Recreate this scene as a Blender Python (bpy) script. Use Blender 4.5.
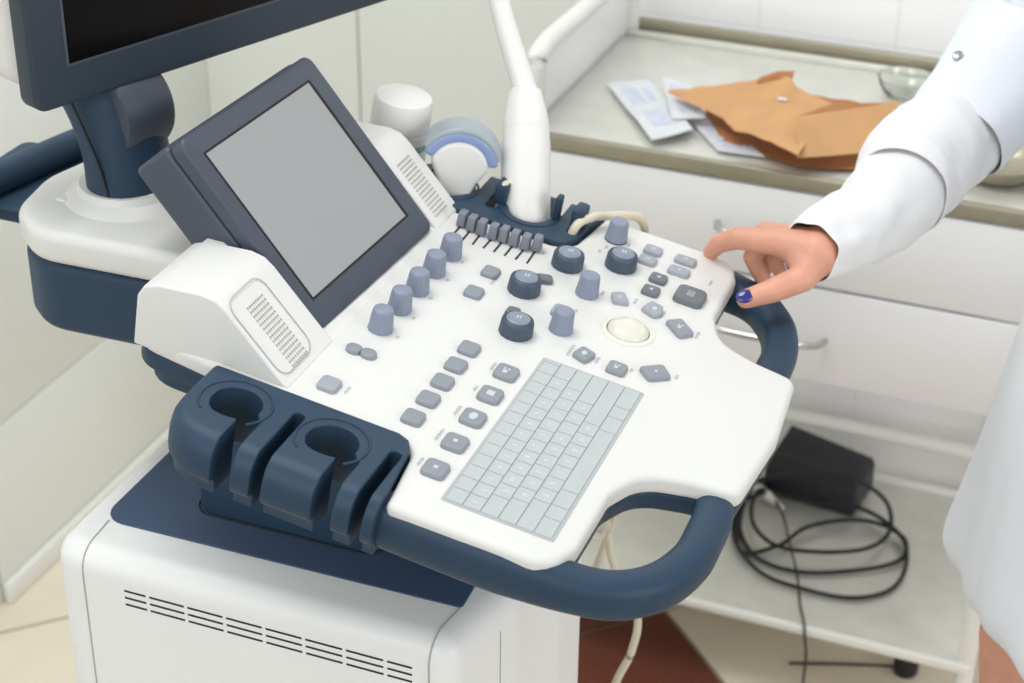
import bpy, bmesh, math, random
import numpy as np
from mathutils import Matrix, Vector, noise
random.seed(7)
for o in list(bpy.data.objects): bpy.data.objects.remove(o)
SC = bpy.context.scene
COL = SC.collection

# ------------------------------------------------------------------ camera
F = 1870.6; PITCH, ROLL, YAW = 0.516201, 0.011333, 0.372499; H = 1.75
cp, sp = math.cos(PITCH), math.sin(PITCH)
FW = np.array([-math.sin(YAW)*cp, math.cos(YAW)*cp, -sp])
_rt = np.array([math.cos(YAW), math.sin(YAW), 0]); _up = np.cross(_rt, FW)
RT = math.cos(ROLL)*_rt + math.sin(ROLL)*_up
UP = -math.sin(ROLL)*_rt + math.cos(ROLL)*_up
O = np.array([0, 0, H])
cd = bpy.data.cameras.new('camera'); cam = bpy.data.objects.new('camera', cd); COL.objects.link(cam)
cam.matrix_world = Matrix(((RT[0], UP[0], -FW[0], O[0]), (RT[1], UP[1], -FW[1], O[1]), (RT[2], UP[2], -FW[2], O[2]), (0, 0, 0, 1)))
cd.sensor_width = 36; cd.lens = F*36/1024; cd.clip_start = 0.05
cd.dof.use_dof = True; cd.dof.focus_distance = 1.52; cd.dof.aperture_fstop = 7.5
SC.camera = cam

# ------------------------------------------------------------------ world, lights, exposure
w = bpy.data.worlds.new('world'); SC.world = w; w.use_nodes = True
w.node_tree.nodes['Background'].inputs[0].default_value = (0.93, 0.96, 1.0, 1)
w.node_tree.nodes['Background'].inputs[1].default_value = 0.56

def area(name, loc, target, size, power, col=(1, 1, 1)):
    l = bpy.data.lights.new(name, 'AREA'); l.shape = 'RECTANGLE'; l.size, l.size_y = size; l.energy = power; l.color = col
    o = bpy.data.objects.new(name, l); COL.objects.link(o); o.location = loc
    o.rotation_euler = (Vector(target)-Vector(loc)).to_track_quat('-Z', 'Y').to_euler()
    return o
area('ceiling_lamp', (-1.0, 1.35, 2.8), (-1.0, 1.35, 0), (1.0, 1.0), 21, (1, 1, .99))
area('side_fill_light', (2.9, 0.2, 1.7), (-0.9, 1.9, 0.7), (1.8, 1.6), 38, (1, 1, .985))  # added soft fill from the right, brightens the side wall and background
area('rear_fill_light', (-0.9, -2.0, 2.3), (-0.6, 1.6, 0.7), (2.4, 1.6), 36, (1, 1, .985))  # added soft fill behind the camera for front faces, leaves undersides dark
vs = SC.view_settings
vs.view_transform = 'Standard'; vs.look = 'None'; vs.gamma = 1; vs.use_curve_mapping = False; vs.exposure = 0.08

# ------------------------------------------------------------------ pixel helpers (a pixel gives a direction; the surface gives the distance)
def ray(x, y): return RT*(x-512)/F - UP*(y-341.5)/F + FW
def onz(x, y, z): d = ray(x, y); return O + d*(z-H)/d[2]
def ony(x, y, Y): d = ray(x, y); return O + d*Y/d[1]
def onplane(x, y, p, n): d = ray(x, y); return O + d*((np.array(p)-O) @ n)/(d @ n)
def dep(x, y, d): return O + ray(x, y)*d
psi, tau = math.radians(1), math.radians(10)
U = np.array([math.cos(psi)*math.cos(tau), math.sin(psi)*math.cos(tau), -math.sin(tau)])
V = np.array([-math.sin(psi), math.cos(psi), 0]); N = np.cross(U, V)
C0 = onz(512, 400, .97)
def uv(x, y, n=0):
    p = onplane(x, y, C0+N*n, N)-C0; return float(p @ U), float(p @ V)
def Wp(u, v, n=0): return C0 + U*u + V*v + N*n
FRAME = Matrix(((U[0], V[0], N[0], C0[0]), (U[1], V[1], N[1], C0[1]), (U[2], V[2], N[2], C0[2]), (0, 0, 0, 1)))
VC = 0.08   # centre line of the console

# ------------------------------------------------------------------ materials
def lin(c):
    return tuple(((x/255)/12.92 if x/255 <= .04045 else ((x/255+.055)/1.055)**2.4) for x in c)
MATS = {}
def mat(name, rgb, rough=.45, metal=0, spec=.5, var=.03, vscale=8, bump=0, bscale=400, trans=0, coat=0, sheen=0, sss=0):
    if name in MATS: return MATS[name]
    m = bpy.data.materials.new(name); m.use_nodes = True; nt = m.node_tree; b = nt.nodes['Principled BSDF']
    c = lin(rgb)
    tc = nt.nodes.new('ShaderNodeTexCoord')
    if var:
        nz = nt.nodes.new('ShaderNodeTexNoise'); nz.inputs['Scale'].default_value = vscale; nz.inputs['Detail'].default_value = 4
        nt.links.new(tc.outputs['Object'], nz.inputs['Vector'])
        cr = nt.nodes.new('ShaderNodeValToRGB')
        cr.color_ramp.elements[0].position = .3; cr.color_ramp.elements[1].position = .7
        cr.color_ramp.elements[0].color = (*[x*(1-var) for x in c], 1); cr.color_ramp.elements[1].color = (*[min(1, x*(1+var)) for x in c], 1)
        nt.links.new(nz.outputs['Fac'], cr.inputs['Fac']); nt.links.new(cr.outputs['Color'], b.inputs['Base Color'])
    else:
        b.inputs['Base Color'].default_value = (*c, 1)
    b.inputs['Roughness'].default_value = rough; b.inputs['Metallic'].default_value = metal
    b.inputs['Specular IOR Level'].default_value = spec; b.inputs['Transmission Weight'].default_value = trans
    b.inputs['Coat Weight'].default_value = coat; b.inputs['Sheen Weight'].default_value = sheen
    if sss: b.inputs['Subsurface Weight'].default_value = sss; b.inputs['Subsurface Radius'].default_value = (.02, .008, .004); b.inputs['Subsurface Scale'].default_value = .4
    if bump:
        n2 = nt.nodes.new('ShaderNodeTexNoise'); n2.inputs['Scale'].default_value = bscale
        nt.links.new(tc.outputs['Object'], n2.inputs['Vector'])
        bp = nt.nodes.new('ShaderNodeBump'); bp.inputs['Strength'].default_value = bump; bp.inputs['Distance'].default_value = .001
        nt.links.new(n2.outputs['Fac'], bp.inputs['Height']); nt.links.new(bp.outputs['Normal'], b.inputs['Normal'])
    MATS[name] = m
    return m
WHITE = mat('white_plastic', (222, 222, 218), .42, var=.01, bump=.05, bscale=900)
WHITE2 = mat('white_base_plastic', (232, 233, 231), .4, var=.01)
BLUE = mat('navy_plastic', (40, 63, 84), .5, spec=.35, var=.05, bump=.08, bscale=1200)
BLUEP = mat('navy_plate', (54, 74, 100), .55, var=.04, bump=.08, bscale=1200)
BEZEL = mat('slate_bezel', (68, 76, 88), .45, var=.04, bump=.06, bscale=1200)
MONB = mat('monitor_bezel', (44, 55, 67), .5, var=.03)
MONS = mat('monitor_glass', (8, 7, 7), .2, var=0, spec=.15)
DISP = mat('touch_display', (150, 152, 152), .16, var=.02, spec=.8)
KNOB = mat('grey_knob', (134, 142, 161), .5, var=.03)
DKNOB = mat('dark_knob', (66, 80, 96), .5, var=.04)
CAPM = mat('knob_cap', (128, 138, 154), .35, var=.03)
BTN = mat('grey_button', (138, 144, 152), .45, var=.03)
BTNL = mat('light_button', (156, 161, 169), .45, var=.03)
BTND = mat('dark_button', (104, 110, 114), .45, var=.03)
ICON = mat('white_print', (196, 202, 210), .5, var=0)
PRINT = mat('grey_print', (150, 150, 152), .6, var=0)
BLACK = mat('black_slot', (18, 18, 20), .6, var=0)
SEAM = mat('seam_grey', (168, 168, 164), .7, var=0)
KEYB = mat('keyboard_film', (174, 181, 181), .35, var=.02)
KEYM = mat('key_film', (184, 191, 191), .35, var=.03, vscale=30)
BALL = mat('ivory_ball', (222, 220, 206), .18, var=.01, coat=.3)
IVORY = mat('ivory_plastic', (226, 224, 214), .4, var=.02)
PROBEW = mat('probe_white', (234, 233, 228), .35, var=.01)
PROBEB = mat('probe_blue', (142, 160, 204), .3, var=.02)
PROBEG = mat('probe_lens_grey', (160, 172, 178), .35, var=.02)
CABLE = mat('beige_cable', (214, 206, 184), .45, var=.03)
GREEN = mat('green_print', (150, 190, 172), .6, var=.05)
STEEL = mat('brushed_steel', (222, 222, 214), .36, metal=.45, var=.05, vscale=20)
STEELR = mat('steel_rim', (168, 162, 142), .35, metal=.6, var=.06, vscale=20)
DRAWER = mat('drawer_white', (250, 250, 251), .35, var=.01)
TUBEW = mat('white_tube', (236, 236, 230), .35, var=.01)
TILE = mat('wall_tile', (251, 251, 252), .25, var=.015, vscale=2)
GROUT = mat('grout', (236, 236, 236), .8, var=.03)
PANELW = mat('painted_wall', (235, 238, 233), .45, var=.015, vscale=3)
FT_C = mat('cream_floor_tile', (236, 226, 206), .4, var=.06, vscale=5)
FT_B = mat('brown_floor_tile', (112, 62, 46), .4, var=.10, vscale=5)
FGR = mat('floor_grout', (170, 160, 144), .8, var=.05)
KRAFT = mat('kraft_paper', (208, 160, 110), .75, var=.08, vscale=14, bump=.3, bscale=120)
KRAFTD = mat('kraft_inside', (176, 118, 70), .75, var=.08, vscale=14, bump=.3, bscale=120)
PACK = mat('packet_foil', (218, 222, 226), .4, var=.04, vscale=40)
PACKB = mat('packet_print', (202, 208, 226), .5, var=.1, vscale=60)
RUB = mat('black_rubber', (26, 26, 28), .5, var=.05)
BOXM = mat('black_box', (34, 36, 42), .45, var=.06, bump=.1, bscale=600)
GLASS = mat('clear_glass', (240, 243, 240), .03, var=0, trans=1)
SKIN = mat('skin', (212, 154, 130), .5, var=.09, vscale=45, bump=.25, bscale=260, sss=.12)
NAIL = mat('blue_nail', (40, 44, 120), .15, var=.5, vscale=160, coat=.6)
COAT = mat('white_coat_cotton', (225, 229, 235), .85, var=.015, bump=.25, bscale=1500, sheen=.2)
COATI = mat('white_knit_sleeve', (230, 230, 231), .85, var=.015, bump=.3, bscale=1200, sheen=.2)
HAIR = mat('brown_hair', (70, 46, 34), .5, var=.25, vscale=60)
METAL = mat('chrome', (205, 205, 205), .2, metal=1, var=0)
SHOE = mat('white_shoe', (225, 225, 222), .5, var=.03)

# ------------------------------------------------------------------ builders
WM = {}
def link(name, me, m, parent=None, M=None, smooth=35):
    if m is not None and not me.materials: me.materials.append(m)
    o = bpy.data.objects.new(name, me); COL.objects.link(o)
    place(o, parent, M)
    if smooth and not me.get('sm'):
        me['sm'] = 1
        for p in me.polygons: p.use_smooth = True
        bm = bmesh.new(); bm.from_mesh(me)
        a = math.radians(smooth)
        for e in bm.edges:
            if len(e.link_faces) == 2 and e.calc_face_angle(0) > a: e.smooth = False
        bm.to_mesh(me); bm.free()
    return o
def place(o, parent, M):
    M = M or Matrix.Identity(4); WM[o] = M
    if parent is not None:
        o.parent = parent; o.matrix_basis = WM[parent].inverted() @ M
    else: o.matrix_basis = M
def empty(name, loc, label, cat, group=None, M=None):
    o = bpy.data.objects.new(name, None); COL.objects.link(o); o.empty_display_size = .05
    place(o, None, M or Matrix.Translation(Vector(loc))); tag(o, label, cat, group); return o
def tag(o, label=None, cat=None, group=None, kind=None):
    if label: o['label'] = label
    if cat: o['category'] = cat
    if group: o['group'] = group
    if kind: o['kind'] = kind
    return o
def mesh(vs, fs):
    me = bpy.data.meshes.new('m'); me.from_pydata([tuple(map(float, v)) for v in vs], [], fs)
    bm = bmesh.new(); bm.from_mesh(me); bmesh.ops.recalc_face_normals(bm, faces=bm.faces); bm.to_mesh(me); bm.free()
    return me
def T(x, y, z): return Matrix.Translation((x, y, z))
def bev(o, w, seg=3, ang=30):
    b = o.modifiers.new('bevel', 'BEVEL'); b.width = w; b.segments = seg; b.limit_method = 'ANGLE'; b.angle_limit = math.radians(ang)
    b.harden_normals = False
    return o
def bevmesh(me, w, seg=3, ang=30):
    bm = bmesh.new(); bm.from_mesh(me)
    es = [e for e in bm.edges if len(e.link_faces) == 2 and e.calc_face_angle(0) > math.radians(ang)]
    bmesh.ops.bevel(bm, geom=es, offset=w, segments=seg, profile=.5, affect='EDGES', clamp_overlap=True)
    bm.to_mesh(me); bm.free(); return me
def rpoly(pts, r, seg=6):
    """polygon with rounded corners; r a number or a list"""
    n = len(pts); out = []
    rr = r if isinstance(r, (list, tuple)) else [r]*n
    for i in range(n):
        p = Vector(pts[i]); a = Vector(pts[i-1])-p; b = Vector(pts[(i+1) % n])-p
        la, lb = a.length, b.length; a.normalize(); b.normalize()
        ang = a.angle(b, math.pi); rad = rr[i]
        if rad <= 0 or ang > math.radians(176): out.append(tuple(p)); continue
        d = min(rad/math.tan(ang/2), la*.49, lb*.49); rad = d*math.tan(ang/2)
        c = p + (a+b).normalized()*(rad/math.sin(ang/2))
        s = p+a*d-c; e = p+b*d-c
        a0 = math.atan2(s.y, s.x); a1 = math.atan2(e.y, e.x); da = (a1-a0+math.pi) % (2*math.pi)-math.pi
        for k in range(seg+1):
            t = a0+da*k/seg; out.append((c.x+rad*math.cos(t), c.y+rad*math.sin(t)))
    return out
def prism_mesh(pts, z0, z1, taper=0):
    n = len(pts)
    cx = sum(p[0] for p in pts)/n; cy = sum(p[1] for p in pts)/n
    vs = [(x, y, z0) for x, y in pts]+[(cx+(x-cx)*(1-taper), cy+(y-cy)*(1-taper), z1) for x, y in pts]
    fs = [list(range(n))[::-1], list(range(n, 2*n))]+[[i, (i+1) % n, n+(i+1) % n, n+i] for i in range(n)]
    return mesh(vs, fs)
def prism(name, pts, z0, z1, m, parent=None, M=None, b=0, seg=3, taper=0):
    me = prism_mesh(pts, z0, z1, taper)
    o = link(name, me, m, parent, M)
    if b:
        bev(o, b, seg)
        for p in me.polygons: p.use_smooth = True
        for e in me.edges: e.use_edge_sharp = False
    return o
def box_mesh(sx, sy, sz, b=0, seg=2):
    vs = [(x*sx/2, y*sy/2, z*sz/2) for x in (-1, 1) for y in (-1, 1) for z in (-1, 1)]
    fs = [[0, 1, 3, 2], [4, 6, 7, 5], [0, 4, 5, 1], [2, 3, 7, 6], [0, 2, 6, 4], [1, 5, 7, 3]]
    me = mesh(vs, fs)
    return bevmesh(me, b, seg) if b else me
def box(name, c, s, m, parent=None, b=0, M=None, seg=2):
    return link(name, box_mesh(*s, b, seg), m, parent, (M or Matrix.Identity(4)) @ T(*c))
def lathe_mesh(prof, seg=32, flute=0, fl_n=0):
    vs = []; fs = []; n = len(prof)
    for i in range(seg):
        a = 2*math.pi*i/seg
        for k, (r, z) in enumerate(prof):
            q = r*(1-(flute if (fl_n and (i*fl_n//seg*1.0+(i % 2)) and i % 2) else 0))
            vs.append((q*math.cos(a), q*math.sin(a), z))
    for i in range(seg):
        j = (i+1) % seg
        for k in range(n-1): fs.append([i*n+k, j*n+k, j*n+k+1, i*n+k+1])
    if prof[0][0] > 1e-6: fs.append([i*n for i in range(seg)][::-1])
    if prof[-1][0] > 1e-6: fs.append([i*n+n-1 for i in range(seg)])
    me = mesh(vs, fs)
    bm = bmesh.new(); bm.from_mesh(me); bmesh.ops.remove_doubles(bm, verts=bm.verts, dist=1e-6)
    bmesh.ops.recalc_face_normals(bm, faces=bm.faces); bm.to_mesh(me); bm.free()
    return me
def spline(pts, n=8):
    P = [np.array(p, float) for p in pts]; P = [2*P[0]-P[1]]+P+[2*P[-1]-P[-2]]; out = []
    for i in range(1, len(P)-2):
        for k in range(n):
            t = k/n; a, b, c, d = P[i-1:i+3]
            out.append(.5*((2*b)+(-a+c)*t+(2*a-5*b+4*c-d)*t*t+(-a+3*b-3*c+d)*t**3))
    out.append(P[-2]); return out
def sweep_mesh(path, rad, seg=12, up=(0, 0, 1), ry=None, sq=2.0):
    """tube along a path; rad/ry numbers or lists: half-width across, half-height along up; sq: superellipse power"""
    P = [np.array(p, float) for p in path]; n = len(P); vs = []; fs = []
    for i, p in enumerate(P):
        t = P[min(i+1, n-1)]-P[max(i-1, 0)]; t /= np.linalg.norm(t)+1e-12
        upv = np.array(up, float)
        if abs(t @ upv) > .97: upv = np.array([1., .1, 0])
        s = np.cross(t, upv); s /= np.linalg.norm(s); b = np.cross(s, t)
        r1 = rad[i] if isinstance(rad, (list, np.ndarray)) else rad
        r2 = r1 if ry is None else (ry[i] if isinstance(ry, (list, np.ndarray)) else ry)
        for k in range(seg):
            a = 2*math.pi*k/seg; c_, s_ = math.cos(a), math.sin(a)
            vs.append(p+s*r1*math.copysign(abs(c_)**(2/sq), c_)+b*r2*math.copysign(abs(s_)**(2/sq), s_))
    for i in range(n-1):
        for k in range(seg):
            l = (k+1) % seg; fs.append([i*seg+k, i*seg+l, (i+1)*seg+l, (i+1)*seg+k])
    fs.append(list(range(seg))[::-1]); fs.append([(n-1)*seg+k for k in range(seg)])
    return mesh(vs, fs)
def tube(name, path, rad, m, parent=None, M=None, seg=12, **k):
    return link(name, sweep_mesh(path, rad, seg, **k), m, parent, M, smooth=60)
def world_children_origin(me, M):
    """mesh with world verts -> local to M"""
    me.transform(M.inverted()); return me
def sub(o, lv=1):
    s = o.modifiers.new('subsurf', 'SUBSURF'); s.levels = lv; s.render_levels = lv; return o
def join_meshes(parts):
    bm = bmesh.new()
    for me in parts: bm.from_mesh(me)
    me = bpy.data.meshes.new('m'); bm.to_mesh(me); bm.free(); return me
def blob(chains, voxel, smooth_it=6, extra=()):
    """one continuous organic surface out of tapered chains: [(points, radii), ...]"""
    parts = list(extra)
    for pts, rads in chains:
        q = []; r = []
        for i in range(len(pts)-1):
            for k in range(6):
                t = k/6; q.append(np.array(pts[i])*(1-t)+np.array(pts[i+1])*t); r.append(rads[i]*(1-t)+rads[i+1]*t)
        q.append(np.array(pts[-1])); r.append(rads[-1])
        for p, rr in zip(q, r):
            bm = bmesh.new(); bmesh.ops.create_icosphere(bm, subdivisions=3, radius=rr)
            bmesh.ops.translate(bm, verts=bm.verts, vec=Vector(p)); me = bpy.data.meshes.new('s'); bm.to_mesh(me); bm.free(); parts.append(me)
    me = join_meshes(parts)
    tmp = bpy.data.objects.new('tmp', me); COL.objects.link(tmp)
    rm = tmp.modifiers.new('r', 'REMESH'); rm.mode = 'VOXEL'; rm.voxel_size = voxel; rm.use_smooth_shade = True
    sm = tmp.modifiers.new('s', 'SMOOTH'); sm.factor = .5; sm.iterations = smooth_it
    dg = bpy.context.evaluated_depsgraph_get(); ev = tmp.evaluated_get(dg)
    out = bpy.data.meshes.new_from_object(ev); bpy.data.objects.remove(tmp)
    for p in out.polygons: p.use_smooth = True
    out['sm'] = 1
    for p in parts: bpy.data.meshes.remove(p)
    return out

# ================================================================== THE SETTING
TF = 2.06           # table front, y
WB = 2.53           # back wall, y
WL = -1.535         # left wall, x
# floor: diagonal tiles
fl = prism('floor', [(-3.5, -3.5), (4.5, -3.5), (4.5, WB+.1), (-3.5, WB+.1)], -.05, -.004, FGR); tag(fl, 'cream floor with diagonal tiles and brown inlays', kind='structure')
S = .33; g = .0035
tm_c = prism_mesh([(g, g), (S-g, g), (S-g, S-g), (g, S-g)], -.005, 0); tm_b = tm_c.copy()
p0 = onz(665, 610, 0); rot = Matrix.Rotation(math.radians(45), 4, 'Z')
for i in range(-12, 13):
    for j in range(-12, 13):
        c = Vector((p0[0], p0[1], 0)) + rot @ Vector(((i+.5)*S, (j+.5)*S, 0))
        if not (-1.75 < c.x < 1.2 and .4 < c.y < WB+.02): continue
        brown = (i % 4 == 3 and j % 4 in (3, 0))
        link('floor_tile', tm_b if brown else tm_c, FT_B if brown else FT_C, fl, T(p0[0], p0[1], 0) @ rot @ T(i*S, j*S, 0), smooth=0)
# back wall with square tiles
wb = box('wall_back', (-.4, WB+.055, 1.3), (3.4, .1, 2.7), GROUT); tag(wb, 'white tiled wall behind the instrument table', kind='structure')
ts = .2; tme = box_mesh(ts-.0025, .008, ts-.0025, .0008, 1)
x0 = -.613
for i in range(-1, 8):
    for k in range(0, 9):
        link('wall_tile', tme, TILE, wb, T(x0+(i+.5)*ts, WB+.0084, (k+.5)*ts+.01), smooth=20)
for xa, xb in ((WL, -1.256), (-1.253, -.814)):
    box('wall_panel', ((xa+xb)/2, WB+.001, 1.3), (xb-xa, .010, 2.6), PANELW, wb, .0015)
# left wall: large painted panels
wl = box('wall_left', (WL-.06, 1.3, 1.3), (.1, 2.6, 2.7), GROUT); tag(wl, 'pale painted side wall with wide panels', kind='structure')
yj = 1.83
for ya, yb in ((.2, yj-.002), (yj+.002, WB)):
    for za, zb in ((0.0, .288), (.290, .9), (.902, 1.6), (1.602, 2.6)):
        box('wall_panel', (WL-.006, (ya+yb)/2, (za+zb)/2), (.012, yb-ya, zb-za), PANELW, wl, .0015)
bl = box('baseboard_left', (WL+.007, (yj+WB)/2, .018), (.014, WB-yj, .036), TUBEW, None, .004); tag(bl, 'narrow white baseboard along the side wall', kind='structure')

# ================================================================== ULTRASOUND MACHINE
um = empty('ultrasound_machine', (-.65, 1.27, 0), 'white and navy ultrasound scanner console on a wheeled base with keyboard and screens', 'medical machine')
# ---- base
bx0, bx1, by0, by1, bz = -.852, -.455, 1.078, 1.43, .80
bo = rpoly([(bx0, by0), (-.47, by0), (-.449, 1.17), (-.447, 1.27), (-.458, 1.36), (-.485, by1), (bx0, by1)], [.03, .022, .05, .1, .05, .05, .03], 8)
body = prism('base_body', bo, .13, bz, WHITE2, um, None, b=.022, seg=5)
plate = rpoly([(-.826, 1.126), (-.483, 1.130), (-.497, 1.40), (-.826, 1.40)], [.022, .004, .02, .02], 6)
prism('top_plate', plate, bz-.004, bz+.0012, BLUEP, um, None, b=.0008, seg=2)
cb = rpoly([(-.757, 1.168), (-.575, 1.168), (-.575, 1.37), (-.757, 1.37)], .02, 6)
prism('support_column', cb, bz, .925, BLUE, um, None, b=.003)
cr_ = [(p[0]*1.0, p[1], bz+.0016) for p in rpoly([(-.759, 1.166), (-.573, 1.166), (-.573, 1.372), (-.759, 1.372)], .021, 6)]
tube('column_gasket', cr_+[cr_[0]], .0008, BLACK, um, seg=6)
bottom = prism('base_plinth', rpoly([(bx0+.02, by0+.02), (-.475, by0+.02), (-.475, by1-.02), (bx0+.02, by1-.02)], .03), .075, .132, BLUE, um, None, b=.006)
for x in (bx0+.05, -.51):
    for y in (by0+.05, by1-.05):
        wme = lathe_mesh([(0, -.014), (.034, -.014), (.0375, -.01), (.0375, .01), (.034, .014), (0, .014)], 28)
        wh = link('caster_wheel', wme, RUB, um, T(x, y, .0376) @ Matrix.Rotation(math.pi/2, 4, 'X'))
        tube('caster_fork', [(x, y+.02, .0376), (x, y+.02, .08)], .005, BLUE, um, seg=8)
# seams on the base
def seam(name, pts, r=.0011, m=SEAM): return tube(name, pts, r, m, um, seg=6)
def seam_path(xp, yp, xe, r=.022):
    P_ = [(xp, yp, bz+.0003), (xe+(xp-xe)*.25, by0+r, bz+.0001)]
    for k in range(1, 7):
        a = k*math.pi/12; P_.append((xe+(xp-xe)*.25*(1-k/6), by0+r-r*math.sin(a), bz-r+r*math.cos(a)))
    P_ += [(xe, by0-.0001, .5), (xe, by0-.0001, .14)]
    return P_
seam('panel_seam', seam_path(-.818, 1.127, -.8155), .0008); seam('panel_seam', seam_path(-.4845, 1.130, -.490), .0008)
vsl = {}
for r_ in range(3):
    x = -.775; z = .7705-r_*.0072
    for k in range(8):
        L_ = .021 if k == 0 else (.0335 if k < 7 else .022)
        if L_ not in vsl: vsl[L_] = box_mesh(L_, .0012, .0017)
        link('vent_slot', vsl[L_], BLACK, um, T(x+L_/2, by0+.0001, z), smooth=0)
        x += L_+.0037
def xface(y):
    xs = [bo[k-1][0]+(bo[k][0]-bo[k-1][0])*(y-bo[k-1][1])/(bo[k][1]-bo[k-1][1]) for k in range(len(bo)) if (bo[k-1][1]-y)*(bo[k][1]-y) <= 0 and bo[k][1] != bo[k-1][1]]
    return max(xs)
seam('panel_seam', [(xface(1.145)-.0002, 1.145, bz-.026), (xface(1.145)-.0002, 1.145, .14)], .0008)
box('release_latch', (-.470, 1.185, bz+.0005), (.006, .022, .003), WHITE2, um, .001)

# ---- console: deck outline mirrored about VC  (u, dv)
half = [(.205, 0, 0), (.198, -.094, .014), (.160, -.100, .03), (.124, -.112, .04), (.109, -.150, .03), (.1085, -.225, .02), (.097, -.2565, .042), (.03, -.2575, 0), (-.0315, -.2575, .006), (-.040, -.19, .014), (-.056, -.176, .016), (-.200, -.176, 0), (-.235, -.172, .02), (-.300, -.165, .03)]
pts = [(h[0], VC+h[1]) for h in half]+[(h[0], VC-h[1]) for h in half[:0:-1]]
rs = [h[2] for h in half]+[h[2] for h in half[:0:-1]]
DO = rpoly(pts, rs, 6)
deck = prism('console_deck', DO, -.018, 0, WHITE, um, FRAME, b=.0065, seg=5)
def inset(poly, d):
    n = len(poly); out = []
    A = sum(poly[i-1][0]*poly[i][1]-poly[i][0]*poly[i-1][1] for i in range(n))
    sg = 1 if A > 0 else -1
    for i in range(n):
        a = Vector(poly[i-1]); p = Vector(poly[i]); c = Vector(poly[(i+1) % n])
        t = (c-a); 
        if t.length < 1e-9: out.append(tuple(p)); continue
        t.normalize(); nrm = Vector((-t.y, t.x))*sg; q = p+nrm*d; out.append((q.x, q.y))
    return out
prism('console_shell', inset(DO, .0025), -.035, -.0175, BLUE, um, FRAME, b=.004)
prism('console_underside', rpoly([(.10, VC-.2), (.10, VC+.2), (-.26, VC+.15), (-.26, VC-.15)], .03), -.060, -.034, BLUE, um, FRAME, b=.006)
# handles
hp = [(.170, .012), (.182, -.02), (.1835, -.05), (.182, -.085), (.170, -.122), (.147, -.149), (.116, -.1605), (.06, -.165), (0, -.165), (-.040, -.164)]
for sgn in (1, -1):
    P = [(u-(.011*min(1, max(0, (u-.10)/.06)) if sgn < 0 else 0), VC+sgn*(v-VC), -.025) for u, v in spline([(a, b_) for a, b_ in hp], 6)]
    if sgn < 0: P = [p for p in P if p[0] > .04 or p[1] < .3]
    n_ = len(P)
    hw = [float(np.interp(p[0], [.06, .12], [.0165, .0160])) for p in P]; hh = [float(np.interp(p[0], [.06, .12], [.022, .0178])) for p in P]
    tube('handle', P, hw, BLUE, um, FRAME, seg=20, ry=hh, sq=2.6)
# thin dark rim under the deck's right edge
# rear body that carries screen and speakers: profile (u,n) along v
prof = [(-.1545, -.004), (-.1545, .0005), (-.160, .003), (-.215, .049), (-.224, .0545), (-.236, .056), (-.30, .048), (-.318, .042), (-.325, .03), (-.325, -.012), (-.20, -.012)]
def lprofile(name, prof, v0, v1, m, b=.008):
    n = len(prof)
    vs_ = [(u, v0, z) for u, z in prof]+[(u, v1, z) for u, z in prof]
    fs_ = [list(range(n)), list(range(n, 2*n))[::-1]]+[[i, (i+1) % n, n+(i+1) % n, n+i] for i in range(n)]
    o = link(name, mesh(vs_, fs_), m, um, FRAME, smooth=40); bev(o, b, 4, 50)
    for p in o.data.polygons: p.use_smooth = True
    for e in o.data.edges: e.use_edge_sharp = False
    return o
prof = [(min(0, max(u, -.292)), z) for u, z in [(-.1545, -.004), (-.1545, .0005), (-.160, .003), (-.215, .049), (-.224, .0545), (-.236, .056), (-.275, .050), (-.287, .044), (-.292, .034), (-.292, -.012), (-.20, -.012)]]
lprofile('rear_body', prof, VC-.170, -.007, WHITE, .006); lprofile('rear_body', prof, .213, VC+.186, WHITE, .006)
lprofile('rear_body', [(-.1545, -.004), (-.1545, .0003), (-.178, .0015), (-.20, .012), (-.24, .040), (-.265, .049), (-.280, .047), (-.290, .034), (-.290, -.012), (-.20, -.012)], -.0075, .2135, WHITE, .002)
prism('rear_shell', rpoly([(-.20, VC-.165), (-.20, VC+.165), (-.287, VC+.165), (-.287, VC-.165)], [.005, .005, .03, .03]), -.047, -.0115, BLUE, um, FRAME, b=.006)
# speaker grilles on the sloping pods
ang = math.radians(40); SL = FRAME @ T(-.157, 0, .0005) @ Matrix.Rotation(ang, 4, 'Y') @ Matrix.Identity(4)
hole = lathe_mesh([(0, .0008), (.0009, .0008), (.0009, 0)], 6)
for vc_ in (-.0555, .2365):
    parts = []
    for a in range(15):
        for b_ in range(8):
            me = hole.copy(); me.transform(T(-.008-.0041*a, vc_+(b_-3.5)*.0034, 0)); parts.append(me)
    gm = join_meshes(parts); [bpy.data.meshes.remove(p) for p in parts]
    tag(link('speaker_grille', gm, mat('grille_hole', (172, 168, 158), .8, var=0), um, SL), 'small round perforations of a speaker', kind='stuff')
    # frame line of the pod
    fr = [(p[0], p[1], .0006) for p in rpoly([(-.006, vc_-.030), (-.006, vc_+.024), (-.080, vc_+.024), (-.080, vc_-.030)], .012)]
    if vc_ < 0: tube('pod_seam', fr+[fr[0]], .0004, SEAM, um, SL, seg=5)
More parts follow.
